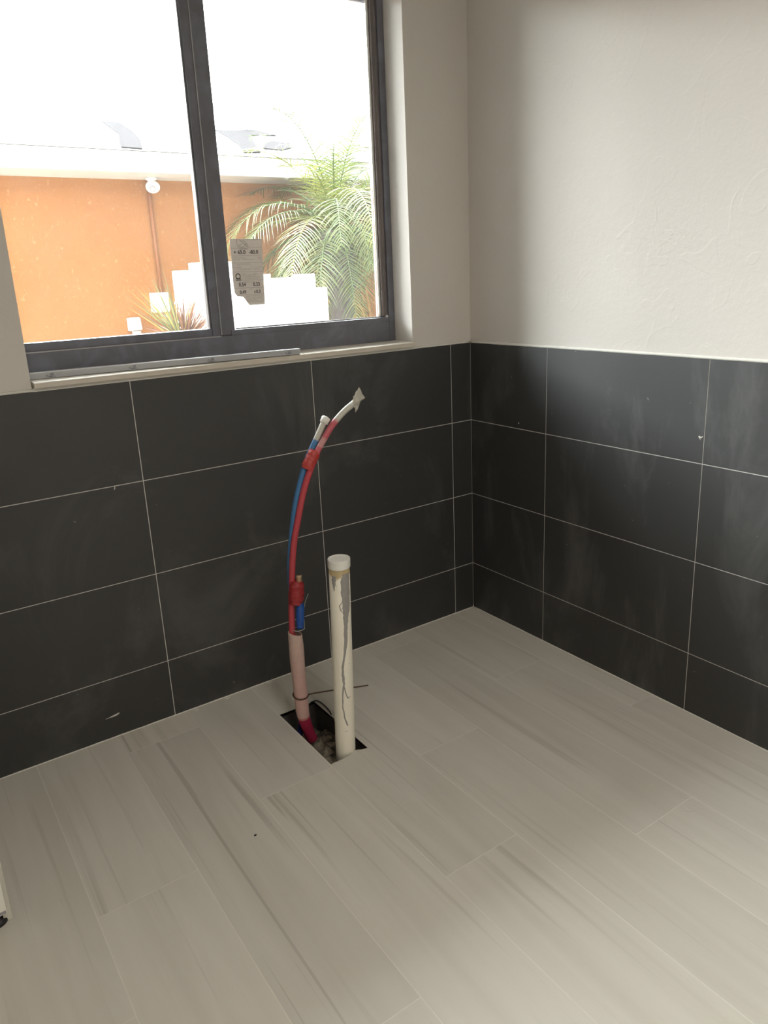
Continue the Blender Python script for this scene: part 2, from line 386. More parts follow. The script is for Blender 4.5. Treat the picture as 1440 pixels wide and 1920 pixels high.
# rubble in the pit
bm = nb(); nx, ny = 34, 80; grid = []
for i in range(nx+1):
    row = []
    for j in range(ny+1):
        x = HX0-.008 + (HX1-HX0+.016)*i/nx; y = HY0-.008 + (HY1-HY0+.016)*j/ny
        z = -.075 + .028*noise.noise(Vector((x*22, y*22, 1))) + .016*noise.noise(Vector((x*60, y*60, 2))) + .006*noise.noise(Vector((x*170, y*170, 4)))
        if j > ny*.72: z -= .05*(j-ny*.72)/(ny*.28)
        row.append(bm.verts.new((x, y, z)))
    grid.append(row)
for i in range(nx):
    for j in range(ny): bm.faces.new((grid[i][j], grid[i+1][j], grid[i+1][j+1], grid[i][j+1]))
tag(link('rubble', bm, 'rubble', None, True), 'tan and brown concrete rubble in the bottom of the floor cut-out', 'rubble', kind='stuff')
random.seed(5)
for k, (x, y, s) in enumerate([(-1.012, -.46, .017), (-.99, -.42, .02), (-1.02, -.40, .014), (-.96, -.40, .016), (-1.00, -.49, .013), (-.945, -.36, .013)]):
    bm = nb(); bmesh.ops.create_icosphere(bm, subdivisions=2, radius=s)
    for v in bm.verts: v.co = Vector((v.co.x*1.2, v.co.y, v.co.z*.7)) * (1+.5*noise.noise(v.co*60+Vector((k*3, 0, 0)))) + Vector((x, y, -.058))
    tag(link('stone', bm, 'rubble'), 'rough tan stone lying on the rubble in the floor cut-out', 'stone', 'stones in the floor cut-out')

# ------------------------------------------------------------------ window
FY = .113
win = bpy.data.objects.new('window_1', None); COL.objects.link(win); win.location = (-.93, FY, 1.15); tag(win, kind='structure')
FX0, FX1, FZ0, FZ1 = -1.66, WX1, 1.1445, WZ1+.03
bm = nb()
box(bm, -1.5855, -.3020, FY, .20, FZ0, 1.2225, .0015)                       # bottom track
box(bm, -.94, -.3020, FY+.0003, .19, 1.2225, 1.240, .001)                  # taller fixed side
box(bm, -1.5855, -.3020, FY, .20, WZ1-.04, FZ1, .0015)
box(bm, FX0, -1.585, FY, .20, FZ0, FZ1, .0015); box(bm, -.3018, FX1, FY, .20, FZ0, FZ1, .0015)
link('window_frame', bm, 'frame', win)
bm = nb()   # sliding sash, left
box(bm, FX0, -.974, .122, .158, 1.224, 1.2485, .001); box(bm, FX0, -.974, .122, .158, WZ1-.06, WZ1-.03, .001); box(bm, -1.66, -1.590, .122, .158, 1.224, 2.34, .001)
box(bm, -1.004, -.9745, .1185, .158, 1.2245, 2.34, .0015)
s1 = link('sash', bm, 'frame', win)
bm = nb(); box(bm, -1.0098, -1.0048, .124, .150, 1.2487, 2.33, .0008); link('glazing_edge', bm, 'frame_edge', s1)
bm = nb(); box(bm, FX0, -.978, .1125, .1150, 1.2205, 1.2240, .0004); link('track_lip', bm, 'lip', s1)
bm = nb(); box(bm, -.9765, -.9735, .1145, .1185, 1.226, 2.33, .0007); link('meeting_rail_lip', bm, 'lip', s1)
bm = nb()   # fixed sash, right
box(bm, -.9730, -.9265, .1165, .165, 1.2245, 2.34, .0015); box(bm, -.9260, -.3065, .130, .165, 1.228, 1.2425, .001); box(bm, -.9260, -.3065, .130, .165, WZ1-.07, WZ1-.035, .001)
s2 = link('sash', bm, 'frame', win)
bm = nb(); box(bm, -.3260, -.3030, .120, .150, 1.2430, 2.33, .002)
link('glazing_bead', bm, 'bead', s2)
bm = nb(); P = [Vector((-.3150 + .0008*noise.noise(Vector((k, 0, 0))), .1195, 1.245+1.08*k/60)) for k in range(61)]; tube(bm, P, .0016, 6); link('bead_seam', bm, 'frame_edge', s2, True)
bm = nb(); P = [Vector((-.330 + .0009*noise.noise(Vector((k*.9, 0, 5))), .134, 1.242+1.09*k/80)) for k in range(81)]; tube(bm, P, [.0045*(1+.3*noise.noise(Vector((k*.7, 9, 0)))) for k in range(81)], 8)
P = [Vector((-.335 + -.58*k/60, .1335, 1.2425)) for k in range(61)]; tube(bm, P, [.0022*(1+.4*noise.noise(Vector((k*.7, 2, 0)))) for k in range(61)], 6)
link('sealant', bm, 'sealant', s2, True)
bm = nb(); bmesh.ops.create_icosphere(bm, subdivisions=3, radius=.0085)
for v in bm.verts: v.co = Vector((v.co.x*.8, v.co.y*.6, v.co.z*1.5))*(1+.35*noise.noise(v.co*220)) + Vector((-.3085, .119, 1.236))
link('sealant_blob', bm, 'sealant', s2, True)
bm = nb(); box(bm, -1.60, -1.0095, .138, .142, 1.2405, 2.33); link('glass_pane', bm, 'glass', s1)
bm = nb(); box(bm, -.9265, -.3280, .146, .150, 1.2405, 2.33); link('glass_pane', bm, 'glass', s2)
# sill slab
bm = nb()
prism(bm, [(-.017, 1.1345), (-.017, 1.1485), (-.013, 1.1505), (.1128, 1.1520), (.1128, 1.1345)], 'x', -1.588, -.279)
bmesh.ops.bevel(bm, geom=[e for e in bm.edges if e.calc_length() > 1], offset=.0012, segments=2, affect='EDGES')
tag(link('window_sill', bm, 'sill', win))
bm = nb(); box(bm, -1.590, -.277, -.0005, .11, WZ0-.004, 1.1344); link('sill_mortar', bm, 'caulk', win)

# sticker on the fixed pane
SY = .1452
st = thing('window_sticker', (-.85, SY, 1.42), 'torn grey paper rating sticker on the right window pane', 'sticker')
bm = nb(); poly = [(-.902, 1.5280), (-.788, 1.5265), (-.795, 1.3150), (-.853, 1.3145), (-.872, 1.3420), (-.880, 1.3445), (-.893, 1.3455), (-.902, 1.3560), (-.9045, 1.385), (-.9035, 1.45)]
prism(bm, poly, 'y', SY, SY+.0005); link('paper', bm, 'paper', st)
def text_obj(name, s, x, z, size, mat, parent, y=SY-.0006, squeeze=1.0):
    cu = bpy.data.curves.new(name, 'FONT'); cu.body = s; cu.size = size; cu.extrude = .0001; cu.offset = .0005
    cu.align_x = 'LEFT'
    tmp = bpy.data.objects.new(name, cu); COL.objects.link(tmp); bpy.context.view_layer.update()
    dg = bpy.context.evaluated_depsgraph_get(); me = bpy.data.meshes.new_from_object(tmp.evaluated_get(dg)); bpy.data.objects.remove(tmp)
    me.transform(Matrix(((squeeze, 0, 0, x), (0, 0, -1, y), (0, 1, 0, z), (0, 0, 0, 1))))
    me.materials.clear(); me.materials.append(M[mat])
    o = bpy.data.objects.new(name, me); COL.objects.link(o); o.parent = parent; o.matrix_parent_inverse = Matrix.Translation(-parent.location)
    return o
text_obj('printed_number', '+ 65.0', -.893, 1.4805, .0165, 'print', st)
text_obj('printed_number', '-80.0', -.838, 1.4800, .0165, 'print', st)
text_obj('printed_number', '0.54', -.885, 1.3770, .0165, 'print', st, squeeze=.9)
text_obj('printed_number', '0.23', -.833, 1.3765, .0165, 'print', st, squeeze=.9)
text_obj('printed_number', '0.49', -.884, 1.3535, .0150, 'print', st, squeeze=.9)
text_obj('printed_number', '\u22640.3', -.833, 1.3530, .0150, 'print', st, squeeze=.9)
bm = nb()
def hl(x0, x1, z, t=.0007): box(bm, x0, x1, SY-.0007, SY-.0003, z, z+t)
for (z, x0, x1) in [(1.4985, -.900, -.790), (1.4740, -.900, -.795), (1.4520, -.900, -.791), (1.4370, -.900, -.870), (1.4365, -.82, -.792), (1.4230, -.902, -.792), (1.3960, -.900, -.792), (1.3715, -.898, -.794), (1.3490, -.895, -.795)]: hl(x0, x1, z, .0009)
random.seed(3)
for z0, z1, x0, x1 in [(1.4620, 1.4720, -.899, -.795), (1.4450, 1.4500, -.899, -.83), (1.429, 1.434, -.885, -.80), (1.4000, 1.4200, -.872, -.805), (1.389, 1.3945, -.885, -.800), (1.3665, 1.370, -.882, -.80), (1.3240, 1.346, -.862, -.800)]:
    z = z0
    while z < z1:
        x = x0
        while x < x1-.004:
            w = random.uniform(.003, .014); 
            if random.random() < .8: hl(x, min(x+w, x1), z, .0009)
            x += w+.0018
        z += .0034
for k in range(14): hl(-.872+.0022*k, -.8705+.0022*k, 1.4945, .003)
link('printed_lines', bm, 'print_grey', st)
bm = nb()   # round emblem and faint drawing
for (cx, cz, r, w) in [(-.885, 1.410, .0078, .003)]:
    P = [Vector((cx + r*math.cos(t*math.pi/10), SY-.0004, cz + r*math.sin(t*math.pi/10))) for t in range(21)]; tube(bm, P, .0016, 6, squash=1)
hl(-.894, -.876, 1.4010, .0020); hl(-.893, -.875, 1.3965, .0030)
link('printed_emblem', bm, 'print', st)
bm = nb()
for q in ([(-.877, 1.526), (-.880, 1.515), (-.872, 1.507), (-.862, 1.5105)], [(-.868, 1.5255), (-.860, 1.518), (-.851, 1.512), (-.843, 1.509), (-.838, 1.503)], [(-.852, 1.512), (-.848, 1.506), (-.841, 1.503)], [(-.858, 1.523), (-.848, 1.519), (-.842, 1.512)], [(-.878, 1.505), (-.868, 1.502), (-.852, 1.503)], [(-.845, 1.526), (-.790, 1.5248)]):
    tube(bm, catmull([(a, SY-.0003, c) for a, c in q], 6), .0008, 5)
link('printed_drawing', bm, 'print_grey', st)

# aluminium straightedge resting on the sill, one end hanging over
BA = Vector((-1.584, .058, 1.1522)); BB = Vector((-.760, -.0185, 1.1522)); L = (BB-BA).length
lv = thing('metal_straightedge', BA, 'long grey aluminium channel with ridged top lying along the window sill', 'channel')
lv.rotation_euler = (0, 0, math.atan2(BB.y-BA.y, BB.x-BA.x))
def link_local(name, bm, mat, parent, smooth=False):
    o = link(name, bm, mat, None, smooth); o.parent = parent; return o
bm = nb(); box(bm, 0, L, 0, .026, .0, .0175, .0008); link_local('bar_body', bm, 'metal', lv)
bm = nb(); n = 140
for k in range(n): box(bm, .004+k*(L*.68)/n, .004+(k+.5)*(L*.68)/n, .003, .023, .0176, .0184)
link_local('top_ridges', bm, 'metal_light', lv)
bm = nb(); box(bm, -.0005, L*.999, -.0005, .0015, .0168, .0181); link_local('front_lip', bm, 'metal_light', lv)
def scribble(bm, x):
    q = [(x, .004), (x-.003, .008), (x+.003, .009), (x+.002, .005), (x+.007, .004)]
    tube(bm, catmull([(a, -.0003, c) for a, c in q], 6), .0005, 5)
    P = [Vector((x+.013 + .0055*math.sin(2*t), -.0003, .009 + .0042*math.cos(t) + .001*math.sin(2*t))) for t in [k*math.pi/12 for k in range(25)]]; tube(bm, P, .0005, 5)
    tube(bm, [Vector((x+.005, -.0003, .003)), Vector((x+.024, -.0003, .0035))], .0004, 5)
for x in (.045, .275, .515, .775):
    bm = nb(); scribble(bm, x); link_local('pen_mark', bm, 'ink', lv)

# ------------------------------------------------------------------ plumbing
PB, PT = Vector((-.9705, -.51, -.09)), Vector((-.949, -.51, .604))
pv = thing('drain_pipe', (-.969, -.51, -.07), 'capped white drain pipe with grey drips standing in the floor cut-out', 'pipe')
def lean(bm):   # shear a vertical lathe along the pipe lean
    for v in bm.verts: v.co.x += (v.co.z-.0)*(.0215/.694)
bm = nb(); lathe(bm, -.968, -.51, [(.0303, z) for z in (-.09, 0, .2, .4, .60)], 48); lean(bm); link('pipe_body', bm, 'pvc', pv, True)
bm = nb(); lathe(bm, -.968, -.51, [(.0318, .592), (.0326, .594), (.0328, .6155), (.0322, .6185), (.0305, .6190), (.0285, .6178), (.0275, .6170), (.001, .6165)], 48); lean(bm); link('pipe_cap', bm, 'pvc_cap', pv, False)
# grey cement drips wrapped on the pipe surface: strips given as (angle, z, halfwidth)
def drip(pts, thick=.0012):
    bm = nb(); prev = None; P = []
    for i in range(len(pts)-1):
        for k in range(6):
            t = k/6; P.append(tuple(pts[i][j]*(1-t)+pts[i+1][j]*t for j in range(3)))
    P.append(pts[-1]); rows = []
    for i, (a, z, w) in enumerate(P):
        w *= 1.25+.45*noise.noise(Vector((i*.55, w*90, 0))); a += .04*noise.noise(Vector((i*.4, 7, 0)))
        row = []
        for j in range(7):
            s = (j-3)/3; aa = a + s*w/.0303; rr = .0304 + thick*math.sqrt(max(0, 1-s*s)) - (.0004 if abs(s) > .99 else 0)
            row.append(bm.verts.new((-.968 + z*.031 + rr*math.cos(aa), -.51 + rr*math.sin(aa), z)))
        rows.append(row)
    for i in range(len(rows)-1):
        for j in range(6): bm.faces.new((rows[i][j], rows[i][j+1], rows[i+1][j+1], rows[i+1][j]))
    return link('cement_drip', bm, 'cement', pv, True)
A0 = math.radians(-119.4)   # direction facing the camera
drip([(A0+.66, .580, .009), (A0+.62, .565, .0135), (A0+.60, .54, .015), (A0+.62, .50, .0135), (A0+.60, .47, .011), (A0+.50, .45, .0085), (A0+.44, .42, .0050), (A0+.38, .37, .0055), (A0+.22, .33, .003), (A0-.02, .29, .0030), (A0-.02, .26, .0035), (A0+.05, .235, .0028), (A0-.12, .20, .0016), (A0-.15, .16, .0016), (A0+.02, .12, .0020), (A0+.28, .095, .0022)])
drip([(A0+.05, .225, .0018), (A0+.22, .20, .0014), (A0+.40, .185, .0016), (A0+.62, .19, .0014)])
drip([(A0-.55, .575, .006), (A0-.62, .56, .007), (A0-.6, .545, .003), (A0-.58, .53, .0012)])
drip([(A0+.10, .56, .0014), (A0+.15, .535, .0016), (A0+.22, .505, .0018)])
drip([(A0+.22, .497, .0016), (A0-.12, .485, .0014), (A0+.0, .468, .0012), (A0+.3, .462, .0012)])
drip([(A0-.02, .078, .0015), (A0+.2, .076, .0012)])

# supply tubing
RED, RED2, WHT, BLU, PNK = (.52, .060, .078), (.60, .14, .17), (.60, .58, .50), (.06, .20, .42), (.60, .33, .28)
red_pts = [(-1.008, -.333, -.03), (-1.022, -.333, .1), (-1.0265, -.333, .22), (-1.0290, -.333, .3242), (-1.0290, -.333, .3575), (-1.0236, -.333, .4348), (-1.0153, -.333, .5133), (-1.0075, -.333, .5774), (-.9955, -.333, .6402), (-.9785, -.333, .6991), (-.9611, -.333, .7566), (-.9433, -.333, .8046), (-.9232, -.333, .8454), (-.9032, -.333, .8846), (-.8751, -.333, .9224), (-.8412, -.333, .9629), (-.7980, -.333, .9991), (-.7534, -.333, 1.0242)]
P = catmull(red_pts, 8); cols = []
for i, p in enumerate(P):
    t = i/len(P)
    cols.append(Vector(WHT) if t > .905 else (Vector(WHT).lerp(Vector(RED2), .5) if t > .893 else (Vector(RED2).lerp(Vector(WHT), .35) if .79 < t < .83 else (Vector(RED2).lerp(Vector(RED), .3) if t > .74 else Vector(RED)))))
red = thing('red_water_tube', (-.998, -.333, 0), 'tall bent red water tube with white sprayed end, rising behind the drain pipe', 'tube')
bm = nb(); tube(bm, P, .0096, 18, [tuple(c) for c in cols]); link('tube_body', bm, 'tube', red, True)
bm = nb()   # crumpled masking-tape flag at the tip
pts = [(-.7668, -.345, 1.0440), (-.7548, -.343, 1.0570), (-.7422, -.340, 1.0690), (-.7330, -.339, 1.0500), (-.7227, -.340, 1.0346), (-.7423, -.342, 1.0230), (-.7500, -.342, 1.0080), (-.7597, -.343, .9950), (-.7650, -.344, 1.0120), (-.7700, -.346, 1.0260)]
ctr = bm.verts.new((-.752, -.352, 1.030)); vs = [bm.verts.new(q) for q in pts]
for i in range(len(vs)): bm.faces.new((ctr, vs[i], vs[(i+1) % len(vs)]))
bmesh.ops.subdivide_edges(bm, edges=bm.edges[:], cuts=3, use_grid_fill=True)
for v in bm.verts: v.co.y += .005*noise.noise(v.co*90); v.co.z += .002*noise.noise(v.co*130)
o = link('masking_tape', bm, 'masking', red, False)
md = o.modifiers.new('thickness', 'SOLIDIFY'); md.thickness = .0008
bm = nb(); tube(bm, [Vector((-.760, -.3345, 1.0215)), Vector((-.7534, -.334, 1.0245)), Vector((-.750, -.334, 1.0265))], [.0102, .0106, .0092], 16); link('end_plug', bm, 'masking', red, True)

blue_pts = [(-1.0120, -.314, .47), (-1.0100, -.314, .52), (-1.0060, -.314, .57), (-.9965, -.314, .63), (-.9900, -.316, .672), (-.9790, -.317, .7237), (-.9665, -.318, .7677), (-.9520, -.318, .8081), (-.9395, -.318, .8408), (-.9214, -.318, .8768), (-.9054, -.318, .9026), (-.8916, -.318, .9231), (-.8659, -.318, .9645), (-.8540, -.318, .9820)]
P = catmull(blue_pts, 8); cols = [WHT if i/len(P) > .845 else BLU for i in range(len(P))]
blue = thing('blue_water_tube', (-1.012, -.314, .47), 'blue water tube with white sprayed tip and round cap beside the red tube', 'tube')
bm = nb(); tube(bm, P, .0092, 18, cols); link('tube_body', bm, 'tube', blue, True)
d = (P[-1]-P[-4]).normalized(); e = P[-1]
bm = nb(); tube(bm, [e-d*.012, e-d*.0105, e+d*.006, e+d*.0085, e+d*.0105], [.0095, .0130, .0136, .0120, .005], 20); link('end_cap', bm, M['pvc_cap'], blue, True)

def wrap(name, pts, r, mat, label, sq=1.35):
    bm = nb(); tube(bm, catmull(pts, 7), r, 28, squash=1, jitter=.18)
    c = sum((Vector(p) for p in pts), Vector())/len(pts)
    o = link(name, bm, mat, None, True)
    return tag(o, label, 'tape')
wrap('tape_wrap', [(-.9330, -.326, .8440), (-.9220, -.326, .8622), (-.9085, -.326, .8824), (-.9000, -.326, .8960)], [.0175]*3+[.0190]*8+[.0185]*8+[.0165]*3, 'red_tape_bright', 'crinkled red tape binding the red and blue tubes near their tips')
wrap('tape_wrap', [(-1.0150, -.343, .437), (-1.0100, -.343, .4614), (-1.0075, -.343, .4855), (-1.0060, -.343, .510)], [.0200]*4+[.0228]*8+[.0225]*7+[.0180]*3, 'red_tape', 'dark red tape wrapped round the tube and short stub above the sleeve')
bm = nb(); tube(bm, catmull([(-1.0110, -.354, .360), (-1.0090, -.354, .39), (-1.0060, -.354, .42), (-1.0050, -.352, .438)], 6), [.0115]*4+[.0130]*11+[.0115]*4, 24, jitter=.12)
sb = thing('stub_pipe', (-1.011, -.354, .36), 'short stub pipe in shiny blue tape beside the red tube', 'pipe')
link('blue_tape', bm, 'blue_tape', sb, True)
bm = nb(); tube(bm, [Vector((-1.008, -.352, .42)), Vector((-.9990, -.348, .5220)), Vector((-.9985, -.348, .5275))], [.0086, .0086, .0092], 20); link('pipe_end', bm, 'copper', sb, True)
# zip tie with long tail
bm = nb(); tube(bm, catmull([(-.9975, -.356, .352), (-.9965, -.356, .38), (-.9945, -.354, .405), (-.9870, -.352, .4355), (-.9723, -.350, .4608)], 6), .0017, 8, squash=.5)
zt = thing('zip_tie', (-.9975, -.356, .35), 'thin grey cable tie with its tail sticking up beside the blue tape', 'cable tie'); link('tie_tail', bm, 'grey_plastic', zt, True)
bm = nb(); c = Vector((-1.013, -.348, .354)); tube(bm, [c + Vector((.0185*math.cos(t*math.pi/12), .0150*math.sin(t*math.pi/12), 0)) for t in range(25)], .0014, 6, cap=False); link('tie_loop', bm, 'grey_plastic', zt, True)

# pink foam sleeve
sl_pts = [(-.990, -.334, -.055), (-.9970, -.334, -.035), (-1.0063, -.334, -.0023), (-1.0140, -.334, .0348), (-1.0175, -.334, .0661), (-1.0185, -.334, .1243), (-1.0205, -.334, .2200), (-1.0200, -.334, .2900), (-1.0205, -.334, .3370)]
P = catmull(sl_pts, 8); n = len(P); rad = []; cols = []
for i, p in enumerate(P):
    rad.append(.0185 + .0038*min(1, max(0, (p.z-.03)/.08)) + .0010*math.sin(p.z*30))
    cols.append((.34, .02, .06) if p.z < .036 else ((.50, .20, .19) if p.z < .044 else (tuple(Vector((.62, .40, .36)).lerp(Vector((.62, .47, .40)), max(0, (p.z-.15)/.2))))))
slv = thing('pipe_sleeve', (-1.0, -.334, -.03), 'faded pink foam sleeve round the tubes at the floor cut-out', 'sleeve')
bm = nb(); rings = tube(bm, P, rad, 28, cols, cap=False)
bmesh.ops.recalc_face_normals(bm, faces=bm.faces[:])
o = link('sleeve_body', bm, 'sleeve', slv, True); md = o.modifiers.new('thickness', 'SOLIDIFY'); md.thickness = .0028; md.offset = -1
# slanted cut mouth
me = o.data
for v in me.vertices:
    if v.co.z > .30: v.co.z += (v.co.x+1.0205)*-.30 + (v.co.y+.334)*.1
# rusty tie wire round the sleeve, passing behind the drain pipe
bm = nb(); loop = [Vector((-1.0185 + .0243*math.cos(t), -.334 + .0243*math.sin(t), .1200 + .004*math.sin(t*1.0))) for t in [math.radians(a) for a in range(-330, -20, 12)]]
P = loop + catmull([tuple(loop[-1]), (-.985, -.358, .123), (-.914, -.360, .1087), (-.8395, -.360, .0904), (-.7812, -.360, .0765)], 6)[1:]
tube(bm, P, .0023, 8); tag(link('tie_wire', bm, 'wire', None, True), 'rusty brown wire twisted round the pink sleeve, its end poking past the drain pipe', 'wire')
# black flexible cable along the back edge of the hole
bm = nb(); P = catmull([(-.955, -.235, -.035), (-.935, -.219, -.006), (-.9165, -.222, .003), (-.907, -.240, .006), (-.9040, -.275, .005), (-.9075, -.315, .002), (-.917, -.350, -.012), (-.93, -.37, -.04)], 8)
tube(bm, P, .0022, 10); tag(link('black_cable', bm, 'black_plastic', None, True), 'thin black cable looping over the back edge of the floor cut-out', 'cable')
bm = nb(); P = catmull([(-1.02, -.30, -.06), (-1.016, -.302, -.03), (-1.010, -.306, .0), (-1.004, -.312, .03)], 6); tube(bm, P, .009, 14, [(.02, .03, .16)]*len(P)); tag(link('blue_sleeve', bm, 'sleeve', None, True), 'dark blue sleeve end just behind the pink sleeve in the cut-out', 'sleeve')

# ------------------------------------------------------------------ plaster marks, specks
def smear(name, pts, nrm, w, label, mat='plaster'):
    """irregular low splat along a polyline lying on a surface with normal nrm"""
    bm = nb(); P = catmull(pts, 8); nn = len(P)
    tube(bm, P, [max(.0004, w*math.sin(math.pi*(i+.5)/nn)*(1+.6*noise.noise(Vector((i*.9, w*500, 1))))) for i in range(nn)], 8)
    c = Vector(pts[0]); nv = Vector(nrm)
    for v in bm.verts:
        dd = (v.co-c).dot(nv); v.co -= nv*dd*.75
    return tag(link(name, bm, mat, None, True), label, 'plaster mark')
smear('plaster_mark', [(-1.500, -.0008, .081), (-1.507, -.0008, .078), (-1.516, -.0008, .0765), (-1.545, -.0008, .074)], (0, -1, 0), .0032, 'small white plaster smear low on the dark tiles under the window')
smear('plaster_mark', [(-1.110, -.0008, .047), (-1.108, -.0008, .045)], (0, -1, 0), .0022, 'tiny white dot on the bottom dark tile left of the pink sleeve')
smear('plaster_mark', [(-1.412, -.0008, .822), (-1.413, -.0008, .812), (-1.416, -.0008, .808)], (0, -1, 0), .0018, 'tiny plaster drip under the upper grout line left of the tubes')
smear('plaster_mark', [(-.0008, -1.018, .902), (-.0008, -1.012, .897), (-.0008, -1.006, .899), (-.0008, -1.011, .889)], (-1, 0, 0), .0026, 'small white plaster speck beside the right wall vertical grout line')
smear('plaster_mark', [(-.0008, -.266, .843), (-.0008, -.270, .838)], (-1, 0, 0), .0026, 'tiny white speck on the top tile near the room corner')
for i, pts in enumerate([[(-.400, -1.285, .0006), (-.405, -1.300, .0006), (-.392, -1.312, .0006), (-.374, -1.316, .0006)], [(-.388, -1.290, .0006), (-.386, -1.302, .0006), (-.374, -1.307, .0006)], [(-.372, -1.290, .0006), (-.360, -1.303, .0006), (-.352, -1.300, .0006), (-.348, -1.314, .0006)]]):
    smear('plaster_smear', pts, (0, 0, 1), .0035, 'streak of the whitish plaster smear on the floor at right', 'plaster')['group'] = 'plaster streaks on the floor'
for x, y, w in [(-1.256, -.008, .007), (-1.142, -.008, .006), (-.98, -.006, .006)]:
    smear('plaster_smear', [(x-.012, y, .0006), (x, y-.003, .0006), (x+.012, y, .0006)], (0, 0, 1), w, 'crumb of white grout at the foot of the window wall tiles', 'caulk')['group'] = 'grout crumbs along the wall'
bm = nb(); bmesh.ops.create_icosphere(bm, subdivisions=2, radius=.0034)
for v in bm.verts: v.co = Vector((v.co.x*1.2, v.co.y*.8, v.co.z*.6)) + Vector((-1.355, -.686, .0018))
tag(link('debris_crumb', bm, 'black_plastic'), 'tiny dark crumb lying on the floor planks near the middle left', 'crumb')

# ------------------------------------------------------------------ cabinet at the left edge
cb = thing('cabinet', (-2.22, -.29, 0), 'white cabinet with pale side panel and black foot at the left edge', 'cabinet')
CX, CY = -1.921, -.585
bm = nb(); box(bm, CX-.018, CX, CY, -.004, .001, .86, .0008); link('side_panel', bm, 'cab_side', cb)
bm = nb(); box(bm, CX-.60, CX-.582, CY, -.004, .001, .86, .0008); link('side_panel', bm, 'cab_side', cb)
bm = nb(); box(bm, CX-.581, CX-.019, -.56, -.02, .085, .10); box(bm, CX-.581, CX-.019, -.03, -.015, .10, .86); box(bm, CX-.581, CX-.019, -.56, -.02, .84, .858); link('cabinet_body', bm, 'cab_side', cb)
for z0, z1 in ((.034, .30), (.305, .57), (.575, .84)):
    bm = nb(); box(bm, CX-.594, CX-.0092, CY-.0175, CY-.0015, z0, z1, .001); f = link('drawer_front', bm, 'cab_front', cb)
bm = nb(); box(bm, CX-.060, CX-.0105, CY-.0183, CY-.0176, .036, .044); link('grey_label', bm, 'label_grey', cb)
for fx in (CX-.032, CX-.558):
    bm = nb(); lathe(bm, fx, CY+.012, [(.024, .0), (.025, .004), (.024, .010), (.014, .013), (.014, .024), (.019, .027), (.019, .084)], 24); link('foot', bm, 'black_plastic', cb, True)

# ------------------------------------------------------------------ outdoors
bm = nb(); box(bm, -12, 16, .22, 26, -.35, -.2); tag(link('ground', bm, 'ground'), kind='structure')
bm = nb(); box(bm, -8, 9, .22, 1.60, 2.80, 2.98); box(bm, -8, 9, .22, .26, 2.62, 2.80); box(bm, -8, 9, 1.58, 1.61, 2.76, 3.02)
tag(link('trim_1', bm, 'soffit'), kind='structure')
hs = thing('neighbour_house', (1.0, 5.5, -.2), 'orange stucco house with white roof edge across the yard', 'house')
HYW = 4.6
bm = nb(); box(bm, -9, 9, HYW, 12, -.2, 2.42); link('stucco_wall', bm, 'stucco', hs)
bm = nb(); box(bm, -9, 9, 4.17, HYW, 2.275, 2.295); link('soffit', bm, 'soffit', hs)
bm = nb(); box(bm, -9, 9, 4.145, 4.17, 2.275, 2.425, .003); box(bm, -9, 9, 4.12, 4.145, 2.385, 2.425, .003); link('fascia', bm, 'white', hs)
bm = nb(); prism(bm, [(4.10, 2.43), (8.3, 3.71), (12.5, 2.43)], 'x', -9, 9); link('roof', bm, 'roof', hs)
bm = nb(); box(bm, -9, 9, 8.22, 8.38, 3.69, 3.76, .02); link('roof_ridge', bm, 'white', hs)
def roofpt(x, y, d=.012): return (x, y, 2.43 + (y-4.10)*1.28/4.2 + d)
def roof_patch(poly):  # thin dark grey patch laid on the roof slope
    bm = nb(); A = [bm.verts.new(roofpt(x, y)) for x, y in poly]; B = [bm.verts.new(roofpt(x, y, -.02)) for x, y in poly]
    bm.faces.new(A); bm.faces.new(B[::-1])
    for i in range(len(poly)): j = (i+1) % len(poly); bm.faces.new((A[j], A[i], B[i], B[j]))
    bmesh.ops.recalc_face_normals(bm, faces=bm.faces[:])
    link('dark_grey_tiles', bm, 'roof_dark', hs)
roof_patch([(.36, 5.75), (.52, 5.75), (.46, 5.2), (.33, 4.6), (.18, 4.05+.08), (.02, 4.15), (.10, 4.45), (.26, 4.95)])
roof_patch([(1.50, 5.72), (1.62, 5.70), (2.05, 5.95), (2.15, 5.60), (1.78, 5.45), (1.50, 4.80), (1.30, 4.30), (1.10, 4.22), (1.28, 4.70), (1.42, 5.25)])
roof_patch([(1.78, 5.12), (2.02, 5.05), (1.85, 4.72), (1.62, 4.50), (1.45, 4.55), (1.60, 4.80)])
bm = nb(); lathe(bm, 1.98, 6.0, [(.035, 2.95), (.035, 3.28), (.05, 3.285), (.05, 3.31), (.03, 3.33)], 16); link('vent_pipe', bm, 'label_grey', hs, True)
# security camera under the soffit
sc_ = thing('security_camera', (.33, 4.45, 2.275), 'white round security camera under the orange house eave', 'camera')
bm = nb(); lathe(bm, .33, 4.45, [(.045, 2.274), (.048, 2.262), (.03, 2.25), (.018, 2.235)], 20); link('mount', bm, 'white', sc_, True)
bm = nb(); bmesh.ops.create_uvsphere(bm, u_segments=24, v_segments=16, radius=.060)
for v in bm.verts: v.co = Vector((v.co.x, v.co.y*.9, v.co.z*.85)) + Vector((.33, 4.43, 2.200))
link('camera_body', bm, 'white', sc_, True)
bm = nb(); bmesh.ops.create_uvsphere(bm, u_segments=20, v_segments=12, radius=.026)
for v in bm.verts: v.co += Vector((.312, 4.382, 2.180))
link('lens', bm, 'label_grey', sc_, True)
